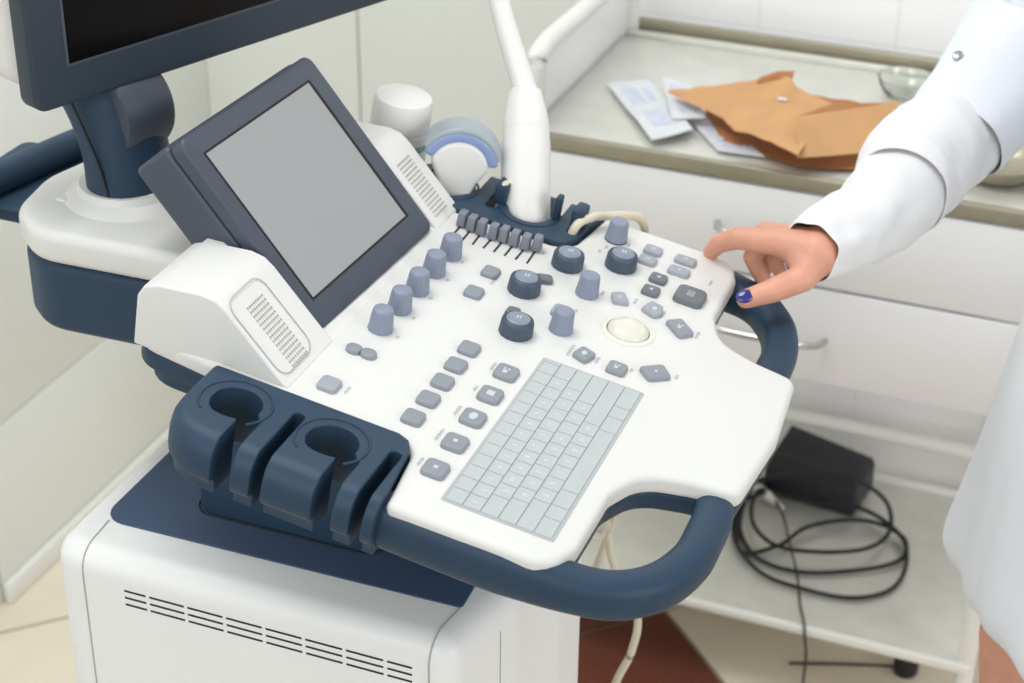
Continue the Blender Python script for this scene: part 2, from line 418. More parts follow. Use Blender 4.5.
# touch screen
ys, as_ = math.radians(-2), math.radians(50)
d1 = np.array([-math.sin(ys), math.cos(ys), 0]); d2 = np.array([math.cos(ys)*math.cos(as_), math.sin(ys)*math.cos(as_), -math.sin(as_)])
nn = np.cross(d2, d1)*1.0
if nn[2] < 0: nn = -nn
P0 = Wp(-.17, 0, .004)
TSM = Matrix(((d1[0], -d2[0], nn[0], P0[0]), (d1[1], -d2[1], nn[1], P0[1]), (d1[2], -d2[2], nn[2], P0[2]), (0, 0, 0, 1)))   # x across, y up, z out
bz_ = rpoly([(-.005, -.003), (.209, -.003), (.209, .189), (-.005, .189)], .010, 6)
ts_ = prism('touch_screen', bz_, -.016, 0, BEZEL, um, TSM, b=.0035, seg=3)
prism('screen_housing', rpoly([(-.005, .02), (.207, .02), (.207, .191), (-.005, .191)], .006), -.058, -.0165, BEZEL, um, TSM, b=.004)
rc = [(.0125, .0225), (.184, .0225), (.184, .1675), (.0125, .1675)]
def ring_mesh(o_, i_, z0, z1):
    n = len(o_); vs_ = [(*p, z0) for p in o_]+[(*p, z1) for p in i_]
    return mesh(vs_, [[k, (k+1) % n, n+(k+1) % n, n+k] for k in range(n)])
link('display_lip', ring_mesh([(.0105, .0205), (.186, .0205), (.186, .1695), (.0105, .1695)], [(.0125, .0225), (.182, .0225), (.182, .1675), (.0125, .1675)], .0006, .0002), BLACK, ts_, TSM, smooth=0)
prism('display', [(.0125, .0225), (.182, .0225), (.182, .1675), (.0125, .1675)], -.002, .0005, DISP, ts_, TSM)

# ---- knobs, buttons, sliders
ROT_OP = Matrix(((0, -1, 0, 0), (1, 0, 0, 0), (0, 0, 1, 0), (0, 0, 0, 1)))     # local x -> +v (operator's right), local y -> -u
def fr_at(x, y, n=0):
    u, v = uv(x, y, n); return FRAME @ T(u, v, n) @ ROT_OP
kprof = [(.0108, 0), (.0108, .0015), (.0102, .006), (.0090, .0180), (.0082, .0200), (.0065, .0208), (0, .0210)]
def fluted(prof, seg, depth, zmax):
    vs_ = []; n = len(prof)
    me = lathe_mesh(prof, seg)
    for v_ in me.vertices:
        r = math.hypot(v_.co.x, v_.co.y)
        if r > .003 and v_.co.z < zmax:
            a = math.atan2(v_.co.y, v_.co.x); k = 1-depth*(0.5+0.5*math.cos(a*14)); v_.co.x *= k; v_.co.y *= k
    return me
kme = fluted(kprof, 56, .05, .019)
for x, y in ((380.3, 329), (399.2, 309.5), (416.8, 291), (433.4, 272.8), (449.8, 256), (615.8, 239.5), (586.6, 294), (560.6, 330)):
    link('tall_knob', kme, KNOB, um, fr_at(x, y), smooth=50)
rme = lathe_mesh([(.0108, 0), (.0108, .001), (.0095, .0012), (0, .0012)], 28)
link('knob_base_ring', rme, BLACK, um, fr_at(615.8, 239.5), smooth=40)
dme = fluted([(.0148, 0), (.0150, .0015), (.0144, .0105), (.0135, .0132), (.0115, .0142), (.011, .0136), (0, .0136)], 72, .025, .0125)
cme = lathe_mesh([(.0106, .0135), (.0104, .0148), (.009, .0156), (.005, .0159), (0, .016)], 32)
icon_bar = box_mesh(.0045, .0012, .0002)
for k, (x, y) in enumerate(((515.5, 332.5), (523.6, 290.5), (567, 265.5), (620.3, 266.5))):
    M = fr_at(x, y); kn = link('dial_knob', dme, DKNOB, um, M, smooth=50)
    link('dial_cap', cme, CAPM, kn, M, smooth=50)
    link('dial_mark', icon_bar, ICON, kn, M @ T(0, .001, .0161), smooth=0)
    link('dial_mark', icon_bar, ICON, kn, M @ T(0.001, -.0015, .0160), smooth=0)
# tabs beside two dials
tabm = bevmesh(prism_mesh(rpoly([(-.009, -.006), (.009, -.006), (.007, .006), (-.007, .006)], .004), 0, .0045), .0012, 2)
M1 = fr_at(512, 315); link('dial_tab', tabm, BTND, um, M1)
M1 = fr_at(543.5, 281) @ Matrix.Rotation(-1.2, 4, 'Z'); link('dial_tab', tabm, BTND, um, M1)

def icon_meshes():
    out = {}
    def rects(l): return join_meshes([_b(*q) for q in l])
    def _b(x, y, w_, h_):
        me = box_mesh(w_, h_, .0002); me.transform(T(x, y, 0)); return me
    out['bars'] = rects([(0, .0015, .006, .0012), (0, -.0015, .006, .0012)])
    out['frame'] = rects([(0, .002, .007, .0008), (0, -.002, .007, .0008), (-.0033, 0, .0008, .004), (.0033, 0, .0008, .004), (.001, 0, .002, .0016)])
    out['box'] = rects([(0, 0, .0062, .0058)])
    out['dot'] = rects([(0, 0, .0035, .003)])
    out['disc'] = lathe_mesh([(.0042, 0), (.0038, .0002), (0, .0002)], 16); out['disc'].transform(Matrix.Diagonal((1.1, .75, 1, 1)))
    out['arrow'] = mesh([(-.003, -.0018, 0), (.003, -.0018, 0), (0, .0028, 0), (-.003, -.0018, .0002), (.003, -.0018, .0002), (0, .0028, .0002)], [[0, 2, 1], [3, 4, 5], [0, 1, 4, 3], [1, 2, 5, 4], [2, 0, 3, 5]])
    out['double'] = rects([(-.002, .0022, .003, .0006), (-.002, -.0022, .003, .0006), (-.0034, 0, .0006, .004), (-.0004, 0, .0006, .004), (.0022, .0022, .003, .0006), (.0022, -.0022, .003, .0006), (.0036, 0, .0006, .004), (0, 0, .003, .0006)])
    out['screen'] = rects([(-.0016, .0009, .004, .0035), (.0024, -.0012, .0022, .0018), (.0024, .0022, .0028, .0012)])
    return out
IC = icon_meshes()
BM_ = {}
def button(x, y, w_, h_, m=BTN, icon=None, shape='sq', rotz=0, hgt=.0042, isc=1.0):
    w_ *= 1.13; h_ *= 1.13; key = (w_, h_, shape, hgt)
    if key not in BM_:
        a, b_ = w_/2, h_/2
        if shape == 'sq': p = rpoly([(-a, -b_), (a, -b_), (a, b_), (-a, b_)], min(a, b_)*.45, 5)
        elif shape == 'oval': p = rpoly([(-a, -b_), (a, -b_), (a, b_), (-a, b_)], min(a, b_)*.95, 6)
        elif shape == 'leaf': p = rpoly([(-a, -b_), (a*.5, -b_), (a, b_), (-a*.5, b_)], min(a, b_)*.3, 4)
        elif shape == 'leafr': p = rpoly([(-a*.5, -b_), (a, -b_), (a*.5, b_), (-a, b_)], min(a, b_)*.3, 4)
        elif shape == 'drop': p = rpoly([(-a, -b_), (a, -b_), (a, b_), (-a, b_)], [min(a, b_)*.1, min(a, b_)*.7, min(a, b_)*.5, min(a, b_)*.7], 5)
        elif shape == 'hex': p = rpoly([(-a*.4, -b_), (a, -b_*.55), (a*.45, b_), (-a, b_*.6)], min(a, b_)*.3, 4)
        me = prism_mesh(p, -.0005, hgt, .06); bevmesh(me, .0012, 3, 40); BM_[key] = me
    u, v = uv(x, y, hgt); M = FRAME @ T(u, v, 0) @ ROT_OP @ Matrix.Rotation(rotz, 4, 'Z')
    me = BM_[key]
    if me.materials and me.materials[0] != m: me = me.copy(); me.materials.clear()
    b = link('button', me, m, um, M, smooth=45)
    if icon:
        link('button_icon', IC[icon], ICON, b, M @ T(0, 0, hgt+.0001) @ Matrix.Diagonal((isc, isc, 1, 1)), smooth=0)
    return b
for x, y in ((469.6, 346.4), (456.4, 362.8), (443, 379.4), (428.7, 396.7), (413.7, 415)): button(x, y, .0165, .0155)
for (x, y), ic in zip(((506.8, 370.5), (490.8, 392.7), (473.4, 415.6), (455.5, 440.4), (435.9, 466.6)), ('screen', 'box', 'disc', 'dot', 'dot')): button(x, y, .0185, .0175, BTN, ic, isc=1.1)
button(491.2, 270, .0150, .0140, BTN); button(474.4, 290, .0155, .0145, BTN)
button(354.5, 346.5, .011, .0125, BTN, None, 'oval'); button(369, 351.7, .011, .0125, BTN, None, 'oval'); button(329.7, 382, .0165, .0155, BTNL)
button(653.6, 248.5, .013, .0155, BTNL, 'bars', isc=.8); button(647.9, 258.2, .013, .0155, BTNL, 'bars', isc=.8)
button(686, 258.7, .012, .0185, BTNL, 'dot', isc=.8); button(679.4, 269.5, .012, .0185, BTNL, 'dot', isc=.8)
button(658.9, 276.6, .014, .0145, BTND, 'arrow', isc=.8); button(651.4, 288.8, .014, .0145, BTND, 'arrow', isc=.8)
button(690.9, 293.5, .0250, .0250, BTND, 'double', hgt=.006, isc=1.2)
def poly_button(out, m, icon, isc, r=.003, hgt=.0042):
    P_ = [uv(x, y, hgt) for x, y in out]; cu_ = sum(p[0] for p in P_)/len(P_); cv_ = sum(p[1] for p in P_)/len(P_)
    L2 = [(v-cv_, -(u-cu_)) for u, v in P_]
    me = prism_mesh(rpoly(L2, r, 4), -.0005, hgt, .05); bevmesh(me, .0011, 3, 40)
    M = FRAME @ T(cu_, cv_, 0) @ ROT_OP
    b = link('button', me, m, um, M, smooth=45)
    link('button_icon', IC[icon], ICON, b, M @ T(0, 0, hgt+.0001) @ Matrix.Diagonal((isc, isc, 1, 1)), smooth=0)
poly_button([(611, 291), (625, 291), (630.5, 303), (613, 300.5)], BTNL, 'bars', .8)
poly_button([(641, 306.5), (652, 299.5), (664, 306), (662, 314), (654, 315.5)], BTNL, 'disc', .7)
poly_button([(665, 319), (682, 317.5), (695.5, 333), (680, 336)], BTN, 'screen', .9)
poly_button([(571.5, 352), (583.5, 344.5), (597.5, 353.5), (585, 361)], BTN, 'disc', .75); button(617.3, 366.3, .0155, .015, BTN, 'screen', 'sq', isc=.9); poly_button([(638.5, 365.5), (664, 363.5), (672.5, 376.5), (649, 378.5)], BTN, 'dot', .8)
button(562.3, 309.5, .016, .016, BTNL, 'box', isc=.6)
# gain sliders
slots = [((168, 318), (105, 388)), ((250, 357), (188, 432)), ((335, 392), (277, 466)), ((432, 428), (368, 498)), ((523, 452), (458, 530)), ((614, 485), (550, 562)), ((708, 517), (643, 595)), ((808, 530), (740, 628))]
slm = box_mesh(.0018, .040, .0006)
capm = bevmesh(prism_mesh(rpoly([(-.0044, -.006), (.0044, -.006), (.0044, .006), (-.0044, .006)], .002, 3), .001, .0150, .16), .0012, 2)
for a, b_ in slots:
    pa = uv(440+a[0]/8.533, 190+a[1]/8.533); pb = uv(440+b_[0]/8.533, 190+b_[1]/8.533)
    L_ = math.hypot(pa[0]-pb[0], pa[1]-pb[1]); an = math.atan2(pa[1]-pb[1], pa[0]-pb[0])
    M = FRAME @ T(pb[0], pb[1], 0) @ Matrix.Rotation(an-math.pi/2, 4, 'Z')
    sl = link('slider_slot', slm, BLACK, um, M @ T(0, .020, .0001), smooth=0)
    link('slider_cap', capm, mat('slider_grey', (122, 127, 140), .5, var=.03), um, M @ T(0, L_+.0045, 0))
# trackball
M = fr_at(628, 331.5)
link('trackball_ring', lathe_mesh([(.0235, 0), (.0235, .0008), (.0215, .0018), (.0195, .0016), (.0188, .0)], 48), IVORY, um, M)
link('trackball_gap', lathe_mesh([(.0190, 0), (.0190, .0003), (0, .0003)], 40), mat('ball_gap', (96, 94, 86), .7, var=0), um, M)
link('trackball', lathe_mesh([(.0183*math.cos(t), .0003+.0085*math.sin(t)) for t in [k*math.pi/20 for k in range(11)]], 40), BALL, um, M)
# shallow groove left of the main buttons
# printed captions beside the controls (too small to read): short grey strokes
stroke = [box_mesh(.0006, .0012+.0005*(k % 3), .0001) for k in range(3)]
def caption(x, y, n_, rotz=0):
    parts = []
    for k in range(n_):
        me = stroke[(k*7) % 3].copy(); me.transform(T((k-n_/2)*.0016, .0003*((k*5) % 2), 0) @ Matrix.Diagonal((1.0, 1.5, 1, 1))); parts.append(me)
    me = join_meshes(parts); [bpy.data.meshes.remove(q) for q in parts]
    u, v = uv(x, y); link('caption_print', me, PRINT, um, FRAME @ T(u, v, .0001) @ ROT_OP @ Matrix.Rotation(rotz, 4, 'Z'), smooth=0)
for x, y, n_ in ((494, 366, 8), (476, 388, 5), (458, 410, 9), (440, 434, 11), (421, 461, 7), (603, 293, 6), (636, 301, 7), (664, 314, 7), (698, 335, 8), (571, 350, 12), (598, 360, 7), (632, 370, 4), (677, 377, 5), (576, 311, 5), (711, 283, 6), (494, 281, 8), (348, 390, 7), (544, 253, 4), (607, 247, 4), (629, 245, 4), (463, 262, 3), (448, 280, 3), (431, 298, 3), (414, 318, 3), (398, 337, 3), (600, 251, 4)):
    caption(x, y, n_)
# ---- keyboard: 6 rows of thin film keys
ka, kb = (.0005, -.151), (.0905, .0735)
kbp = rpoly([(ka[0], ka[1]), (kb[0], ka[1]), (kb[0], kb[1]), (ka[0], kb[1])], .002)
kbd = prism('keyboard', kbp, -.002, .0004, KEYB, um, FRAME)
rows = 6; rh = (kb[0]-ka[0]-.005)/rows; pitch = .0166
letters = ['1234567890-=', 'QWERTYUIOP', 'ASDFGHJKL', 'ZXCVBNM']
kcache = {}
def keymesh(w_):
    w_ = round(w_, 4)
    if w_ not in kcache: kcache[w_] = bevmesh(box_mesh(w_-.0006, rh-.0006, .0012), .0003, 1)
    return kcache[w_]
glyph = {}
def glyph_mesh(ch):
    if ch in glyph: return glyph[ch]
    cu = bpy.data.curves.new('g', 'FONT'); cu.body = ch; cu.size = .0058; cu.resolution_u = 1; cu.align_x = 'CENTER'; cu.align_y = 'CENTER'
    o = bpy.data.objects.new('g', cu); COL.objects.link(o)
    me = bpy.data.meshes.new_from_object(o.evaluated_get(bpy.context.evaluated_depsgraph_get()))
    bpy.data.objects.remove(o); me.materials.clear(); glyph[ch] = me; return me
for r_ in range(rows):
    uc = ka[0]+.0025+rh*(r_+.5); v0, v1 = ka[1]+.0025, kb[1]-.0025
    widths = []
    if r_ == 0: widths = [.0166]*13
    elif r_ == 1: widths = [.0166]*12
    elif r_ == 2: widths = [.0249]+[.0166]*10
    elif r_ == 3: widths = [.0291]+[.0166]*9
    elif r_ == 4: widths = [.0374]+[.0166]*7
    else: widths = [.022, .0166, .022, .090, .022, .0166]
    x = v0
    widths = widths+[max(.004, (v1-v0)-sum(widths))]
    off = {1: 0, 2: 1, 3: 1, 4: 1}.get(r_, None)
    for k, w_ in enumerate(widths):
        M = FRAME @ T(uc, x+w_/2, .0007) @ ROT_OP
        key = link('key', keymesh(w_), KEYM, kbd, M, smooth=0)
        key.matrix_basis = WM[kbd].inverted() @ M
        x += w_
# printed legends on the keys, flat
parts = []
for r_ in range(1, 5):
    uc = ka[0]+.0025+rh*(r_+.5); v0 = ka[1]+.0025
    first = {1: .0166*.5, 2: .0249+.0083, 3: .0291+.0083, 4: .0374+.0083}[r_]
    for k, ch in enumerate(letters[r_-1]):
        if v0+first+.0166*k > kb[1]-.006: break
        me = glyph_mesh(ch).copy(); me.transform(T(uc, v0+first+.0166*k, .0015) @ ROT_OP); parts.append(me)
lg = join_meshes(parts)
link('key_legend', lg, mat('legend_white', (232, 236, 238), .5, var=0), kbd, FRAME, smooth=0)

# ---- probe holders: block with keyhole cups, mirrored
def holder(sgn):
    c1, c2, r = (-.178, -.133), (-.0955, -.1355), .0205
    def hole_arc(c, s0, s1, vo):
        # outline entering the slot at u=s0 from the outer edge, round the cup, leaving at u=s1
        a0 = math.atan2(-math.sqrt(max(0, r*r-(s0-c[0])**2)), s0-c[0]) if abs(s0-c[0]) < r else 0
        a1 = math.atan2(-math.sqrt(max(0, r*r-(min(s1, c[0]+r*.99)-c[0])**2)), min(s1, c[0]+r*.99)-c[0])
        out = [(s0, vo)]
        # go clockwise from a0 (left) up and over to a1
        n = 22; a0 = a0 % (2*math.pi); a1 = a1 % (2*math.pi)
        if a1 > a0: pass
        tot = (a0-a1) % (2*math.pi)
        for k in range(n+1):
            t = a0-tot*k/n; out.append((c[0]+r*math.cos(t), c[1]+r*math.sin(t)))
        out.append((s1, c[1]-.012)); out.append((s1, vo)); return out
    vo = -.190
    P = [(-.221, -.0965)]+[(-.176-.045*math.cos(math.radians(t)), -.145-.045*math.sin(math.radians(t))) for t in (0, 13, 26, 39, 52, 65, 78, 90)]
    P += hole_arc(c1, -.168, -.151, vo)
    P += [(-.1355, vo), (-.1355, -.121), (-.1345, -.118), (-.1305, -.1165), (-.1265, -.118), (-.1255, -.121), (-.1255, vo)]
    P += hole_arc(c2, -.0845, -.0675, vo)
    P += [(-.0535, vo), (-.0535, -.123), (-.0525, -.120), (-.0485, -.1185), (-.0445, -.120), (-.0435, -.123), (-.0435, vo), (-.0345, vo), (-.0345, -.175), (-.0415, -.112), (-.047, -.101), (-.057, -.0965)]
    if sgn < 0: P = [(u, 2*VC-v) for u, v in P][::-1]
    M = FRAME
    layers = [(-.050, .014), (-.0485, .010), (-.038, .0095), (-.036, .008), (-.0345, .003), (-.031, .0005), (-.022, 0), (-.012, .001), (-.005, .004), (-.0005, .0085), (.002, .013), (.003, .019)]
    vs_ = []; n = len(P)
    for zz, sh in layers:
        for u, v in P:
            vl = v if sgn > 0 else 2*VC-v
            wg = min(1, max(0, (-.150-vl)/.04)); we = min(1, max(0, (-.195-u)/.025))
            vl2 = vl+sh*wg; u2 = u+sh*.5*we
            vs_.append((u2, vl2 if sgn > 0 else 2*VC-vl2, zz))
    L_ = len(layers)
    fs_ = [list(range(n)), [(L_-1)*n+i for i in range(n)]]+[[l*n+i, l*n+(i+1) % n, (l+1)*n+(i+1) % n, (l+1)*n+i] for l in range(L_-1) for i in range(n)]
    hb = link('probe_holder', mesh(vs_, fs_), BLUE, um, M, smooth=38); bev(hb, .0012, 2, 38)
    for c in (c1, c2):
        vv = c[1] if sgn > 0 else 2*VC-c[1]
        arc = [(c[0]+.0285*math.cos(t), vv+sgn*.0285*math.sin(t), .0030) for t in [math.radians(-48+k*9.5) for k in range(30)]]
        tube('cup_ring', arc, .0011, BLUE, hb, M, seg=6)
    return hb
holder(1); holder(-1)
for x, y in ((497, 203), (573, 229)):      # upright clips on the far holder
    u, v = uv(x, y+4, .0); box('holder_clip', (u, v+.012, .012), (.012, .022, .022), BLUE, um, .003, M=FRAME)
u, v = uv(551, 226); box('holder_clip', (u, v+.012, .014), (.006, .012, .026), BLUE, um, .002, M=FRAME)

# ---- monitor arm (lobe behind the console), neck, monitor, rear handle
def lobe(name, z0, z1, m, d, b):
    p = rpoly([(-.72+0, 1.205+d), (-.915-0, 1.200+d), (-.958+d, 1.235), (-.970+d, 1.30), (-.955+d, 1.36), (-.91, 1.40-d), (-.72, 1.405-d)], [.01, .05, .05, .06, .05, .05, .01], 10)
    return prism(name, p, z0, z1, m, um, None, b=b, seg=6)
lobe('arm_cover', 1.0, 1.032, WHITE, 0, .015)
lobe('arm_shell', .93, 1.0005, BLUE, .004, .014)
nb = (-.876, 1.298)
link('neck_collar', lathe_mesh([(.062, 1.030), (.058, 1.034), (.048, 1.040), (.0455, 1.046), (.0, 1.046)], 40), WHITE, um, T(nb[0], nb[1], 0))
box('arm_button', (-.925, 1.262, 1.033), (.010, .008, .003), WHITE2, um, .0012)
npth = spline([(nb[0], nb[1], 1.04), (nb[0]-.002, nb[1], 1.075), (nb[0]-.012, nb[1]+.0, 1.11), (nb[0]-.03, nb[1]+.0, 1.145), (nb[0]-.045, nb[1], 1.17)], 6)
tube('monitor_neck', npth, [.0425-.0005*i for i in range(len(npth))], BLUE, um, seg=36, ry=[.038]*len(npth))
a_m = math.radians(21.5); wd = np.array([math.sin(a_m), math.cos(a_m), 0]); nm_ = np.array([math.cos(a_m), -math.sin(a_m), 0])
pm = np.array([-.8565, 1.289, 1.143])
MM = Matrix(((wd[0], 0, nm_[0], pm[0]), (wd[1], 0, nm_[1], pm[1]), (wd[2], 1, nm_[2], pm[2]), (0, 0, 0, 1)))   # x along the width, y up, z out of the screen
hub = link('tilt_hub', lathe_mesh([(0, -.026), (.038, -.026), (.0405, -.022), (.0405, .022), (.038, .026), (0, .026)], 40), BEZEL, um, T(nb[0]-.003, nb[1]+.005, 1.112) @ Matrix.Rotation(math.radians(-18), 4, 'Z') @ Matrix.Rotation(math.pi/2, 4, 'X') @ Matrix.Rotation(.0, 4, 'Y'))
sc = [(0, 0)]
for k in range(9): pass
ns = spline([(nb[0]+.004, nb[1]-.0415, 1.047), (nb[0]-.004, nb[1]-.0415, 1.08), (nb[0]-.022, nb[1]-.041, 1.125), (nb[0]-.034, nb[1]-.0405, 1.15)], 6)
tube('neck_seam', ns, .0012, BLACK, um, seg=6)
mo = prism('monitor', rpoly([(-.100, 0), (.345, 0), (.345, .33), (-.100, .33)], .013, 6), -.022, 0, MONB, um, MM, b=.003)
prism('monitor_screen', [(-.063, .036), (.308, .036), (.308, .30), (-.063, .30)], -.001, .0004, MONS, mo, MM)
link('screen_lip', ring_mesh([(-.0655, .0335), (.3105, .0335), (.3105, .3025), (-.0655, .3025)], [(-.063, .036), (.308, .036), (.308, .30), (-.063, .30)], .0003, .0006), BEZEL, mo, MM, smooth=0)
bkp = rpoly([(-.0985, .006), (.343, .006), (.343, .328), (-.0985, .328)], .03, 6)
prism('monitor_back', bkp, -.125, -.0225, WHITE, mo, MM, b=.022, seg=5)
# rear handle tray
prism('rear_tray', rpoly([(-1.10, 1.305), (-.93, 1.305), (-.93, 1.45), (-1.10, 1.45)], .012), .972, .986, BLUE, um, None, b=.004)
q0 = onz(0, 178, 1.0); q1 = onz(82, 142, 1.0); qd = q1-q0
tube('rear_handle', spline([q0-qd*.9+np.array([.05, 0, 0]), q0-qd*.6, q0, q1, q1+qd*.12+np.array([.02, 0, 0])], 8), .013, BLUE, um, seg=16, ry=.016)

# ================================================================== PROBES, GEL, CABLES
# curved-array probe in the far rear cup
pc = (-.178, 2*VC+.133)
cur = empty('curved_probe', Wp(pc[0], pc[1], -.03), 'white curved-array ultrasound probe with blue rounded head, standing in the rear cup', 'ultrasound probe', 'probes in the far holder', M=FRAME @ T(pc[0], pc[1], -.03))
PM = FRAME @ T(pc[0]+.001, pc[1]+.002, -.03) @ Matrix.Rotation(math.radians(22), 4, 'Z') @ Matrix.Rotation(math.radians(4), 4, 'Y')
def fan(y0, y1, prof_):
    return prof_
# flattened body: outline in x-z swept through y
def slab(name, outline, th, m, parent, M, b):
    me = prism_mesh(outline, -th/2, th/2); me.transform(Matrix.Rotation(math.pi/2, 4, 'X'))
    o = link(name, me, m, parent, M, smooth=50); bev(o, b, 4)
    for p in me.polygons: p.use_smooth = True
    for e in me.edges: e.use_edge_sharp = False
    return o
R_ = .040
arc = lambda r, z0, a0, a1, n=16: [(r*math.sin(math.radians(a0+(a1-a0)*k/n)), z0+r*math.cos(math.radians(a0+(a1-a0)*k/n))) for k in range(n+1)]
slab('probe_body', [(-.015, 0), (-.016, .03), (-.020, .045)]+arc(.0280, .058, -86, 86)+[(.020, .045), (.016, .03), (.015, 0)], .031, PROBEW, cur, PM, .009)
slab('probe_head', arc(.037, .058, -78, 78)+arc(.026, .058, 78, -78), .029, PROBEB, cur, PM, .004)
slab('probe_lens', arc(.0400, .059, -70, 70)+arc(.034, .058, 70, -70), .0275, PROBEG, cur, PM, .004)
tube('probe_cable', spline([(0, 0, .002), (0, 0, -.06), (.01, .03, -.14), (.02, .08, -.30)], 6), .0035, CABLE, cur, PM, seg=10)
# big white probe / handle with cable rising, in the far front cup
pc = (-.094, 2*VC+.136)
big = empty('endocavity_probe', Wp(*pc, -.03), 'tall ivory white probe handle standing in the front cup, lead rising upward', 'ultrasound probe', 'probes in the far holder', M=FRAME @ T(pc[0], pc[1], -.03))
b0 = Wp(pc[0], pc[1], -.03); b1 = onplane(526, 125, b0, FW); b2 = onplane(525, 90, b0, FW); b3 = onplane(505, 25, b0, FW); b4 = onplane(492, -25, b0, FW)
pth = spline([b0, b0*.6+b1*.4, b0*.25+b1*.75, b1, b2], 8)
rad_ = list(np.interp(np.linspace(0, 1, len(pth)), [0, .3, .55, .8, 1], [.0225, .0240, .0235, .0215, .0150]))
tube('probe_handle', pth, rad_, PROBEW, big, None, seg=28)
tube('strain_relief', spline([b2-(b2-b1)*.15, b2, b2*.5+b3*.5, b3, b4, b4+(b4-b3)*1.3, np.array([-.70, 1.60, 1.49]), np.array([-.76, 1.605, 1.47]), np.array([-.80, 1.60, 1.40])], 6), list(np.interp(np.linspace(0, 1, 49), [0, .12, .6, 1], [.0150, .0115, .0095, .006])), PROBEW, big, None, seg=20)
tube('grip_ring', spline([b1-(b1-b0)*.02, b1, b1+(b1-b0)*.01], 2), .0222, PROBEW, big, None, seg=28)
# beige leads hooked on the far holder
c1_ = [Wp(*uv(569, 235), -.01), Wp(*uv(577, 225, .01), .01), Wp(*uv(590, 218, .014), .014), Wp(*uv(604, 216, .012), .012), Wp(.0, .352, .0), Wp(.01, .358, -.06), np.array([-.47, 1.54, .70]), np.array([-.53, 1.49, .45]), np.array([-.58, 1.438, .36])]
tag(tube('probe_lead', spline(c1_, 8), .0042, CABLE, seg=12), 'beige probe lead looping over the deck edge at the front of the far holder', 'cable')
c2_ = [Wp(*uv(500, 203), -.02), Wp(*uv(502, 194, .012), .012), Wp(*uv(507, 184, .02), .02), Wp(-.12, .36, .0), Wp(-.12, .37, -.08), np.array([-.62, 1.52, .65]), np.array([-.64, 1.47, .42]), np.array([-.65, 1.438, .36])]
tag(tube('probe_lead', spline(c2_, 8), .0038, CABLE, seg=12), 'short beige lead emerging beside the tall white probe', 'cable')
# gel bottle behind the speaker
gp = (-.244, VC+.235)
GM = FRAME @ T(gp[0], gp[1], -.028)
gel = empty('gel_bottle', (0, 0, 0), 'white plastic gel bottle with wide rounded cap standing behind the touch screen', 'bottle', M=GM)
link('bottle_body', lathe_mesh([(.0, 0), (.0285, 0), (.0295, .004), (.0295, .060), (.0290, .064), (0, .064)], 40), PROBEW, gel, GM)
link('bottle_label', lathe_mesh([(.0296, .046), (.0297, .0465), (.0297, .0525), (.0296, .053)], 40), GREEN, gel, GM)
link('bottle_cap', lathe_mesh([(.0286, .0645), (.0288, .068), (.0284, .088), (.0265, .0935), (.02, .0965), (0, .0975)], 40), PROBEW, gel, GM)
cup = prism('bottle_cup', [(gp[0]+.034*math.cos(k*math.pi/16), gp[1]+.034*math.sin(k*math.pi/16)) for k in range(32)], -.055, -.0285, BLUE, um, FRAME, b=.003)
# hanging cable in front of the floor
h0 = Wp(.0, VC-.05, -.065)
hc = [h0, h0+np.array([.06, .04, -.10]), ony(606, 520, 1.5), ony(612, 560, 1.5), ony(637, 612, 1.5), ony(632, 650, 1.5), ony(618, 678, 1.5), ony(600, 720, 1.5), np.array([-.52, 1.46, .25]), np.array([-.56, 1.45, .06]), np.array([-.60, 1.47, .0045]), np.array([-.75, 1.52, .0045])]
tag(tube('hanging_cable', spline(hc, 8), .0042, CABLE, seg=12), 'cream cable hanging under the front handle of the machine', 'cable')

# ================================================================== INSTRUMENT TABLE
tb = empty('instrument_table', (-.45, 2.27, 0), 'white two-drawer medical table with steel tray top, tube frame and low shelf', 'table')
TX0, TX1 = -.800, -.135; TY1 = 2.49
ZC = .80
prism('table_top', rpoly([(TX0, TF), (TX1, TF), (TX1, TY1), (TX0, TY1)], .006), ZC-.012, ZC, STEEL, tb, None, b=.001)
box('front_rim', ((TX0+TX1)/2, TF+.002, ZC-.001), (TX1-TX0, .014, .020), STEELR, tb, .004)
box('side_rim', (TX0+.005, (TF+TY1)/2, ZC+.006), (.012, TY1-TF, .014), STEELR, tb, .004)
box('side_rim', (TX1-.005, (TF+TY1)/2, ZC+.006), (.012, TY1-TF, .014), STEELR, tb, .004)
box('back_rim', ((TX0+TX1)/2, TY1-.028, ZC+.004), (TX1-TX0-.02, .010, .010), STEEL, tb, .004)
box('back_rim', ((TX0+TX1)/2, TY1-.006, ZC+.010), (TX1-TX0, .012, .022), STEELR, tb, .003)
box('cabinet', ((TX0+TX1)/2, (TF+TY1)/2+.012, .658), (TX1-TX0-.004, TY1-TF-.03, .26), DRAWER, tb, .002)
dz = [(.664, .786), (.528, .660)]
for za, zb in dz:
    d = box('drawer', ((TX0+TX1)/2, TF+.006, (za+zb)/2), (TX1-TX0-.004, .018, zb-za), DRAWER, tb, .003)
    zz = .728 if za > .6 else .590
    xc = -.455
    hp_ = [(xc-.075, TF-.002, zz), (xc-.070, TF-.018, zz), (xc-.05, TF-.026, zz), (xc, TF-.028, zz), (xc+.05, TF-.026, zz), (xc+.070, TF-.018, zz), (xc+.075, TF-.002, zz)]
    tube('drawer_handle', spline(hp_, 5), .0045, METAL, d, None, seg=12)
lx = (TX0+.012, TX1-.012); ly = (TF+.012, TY1-.012)
for x in lx:
    for y in ly:
        tube('leg', [(x, y, .0), (x, y, .60)] if y < 2.2 else [(x, y, 0), (x, y, .95)], .0125, TUBEW, tb, seg=16)
tube('cross_rail', [(lx[0], ly[1]-.03, .229), (lx[1], ly[1]-.03, .229)], .0115, TUBEW, tb, seg=16)
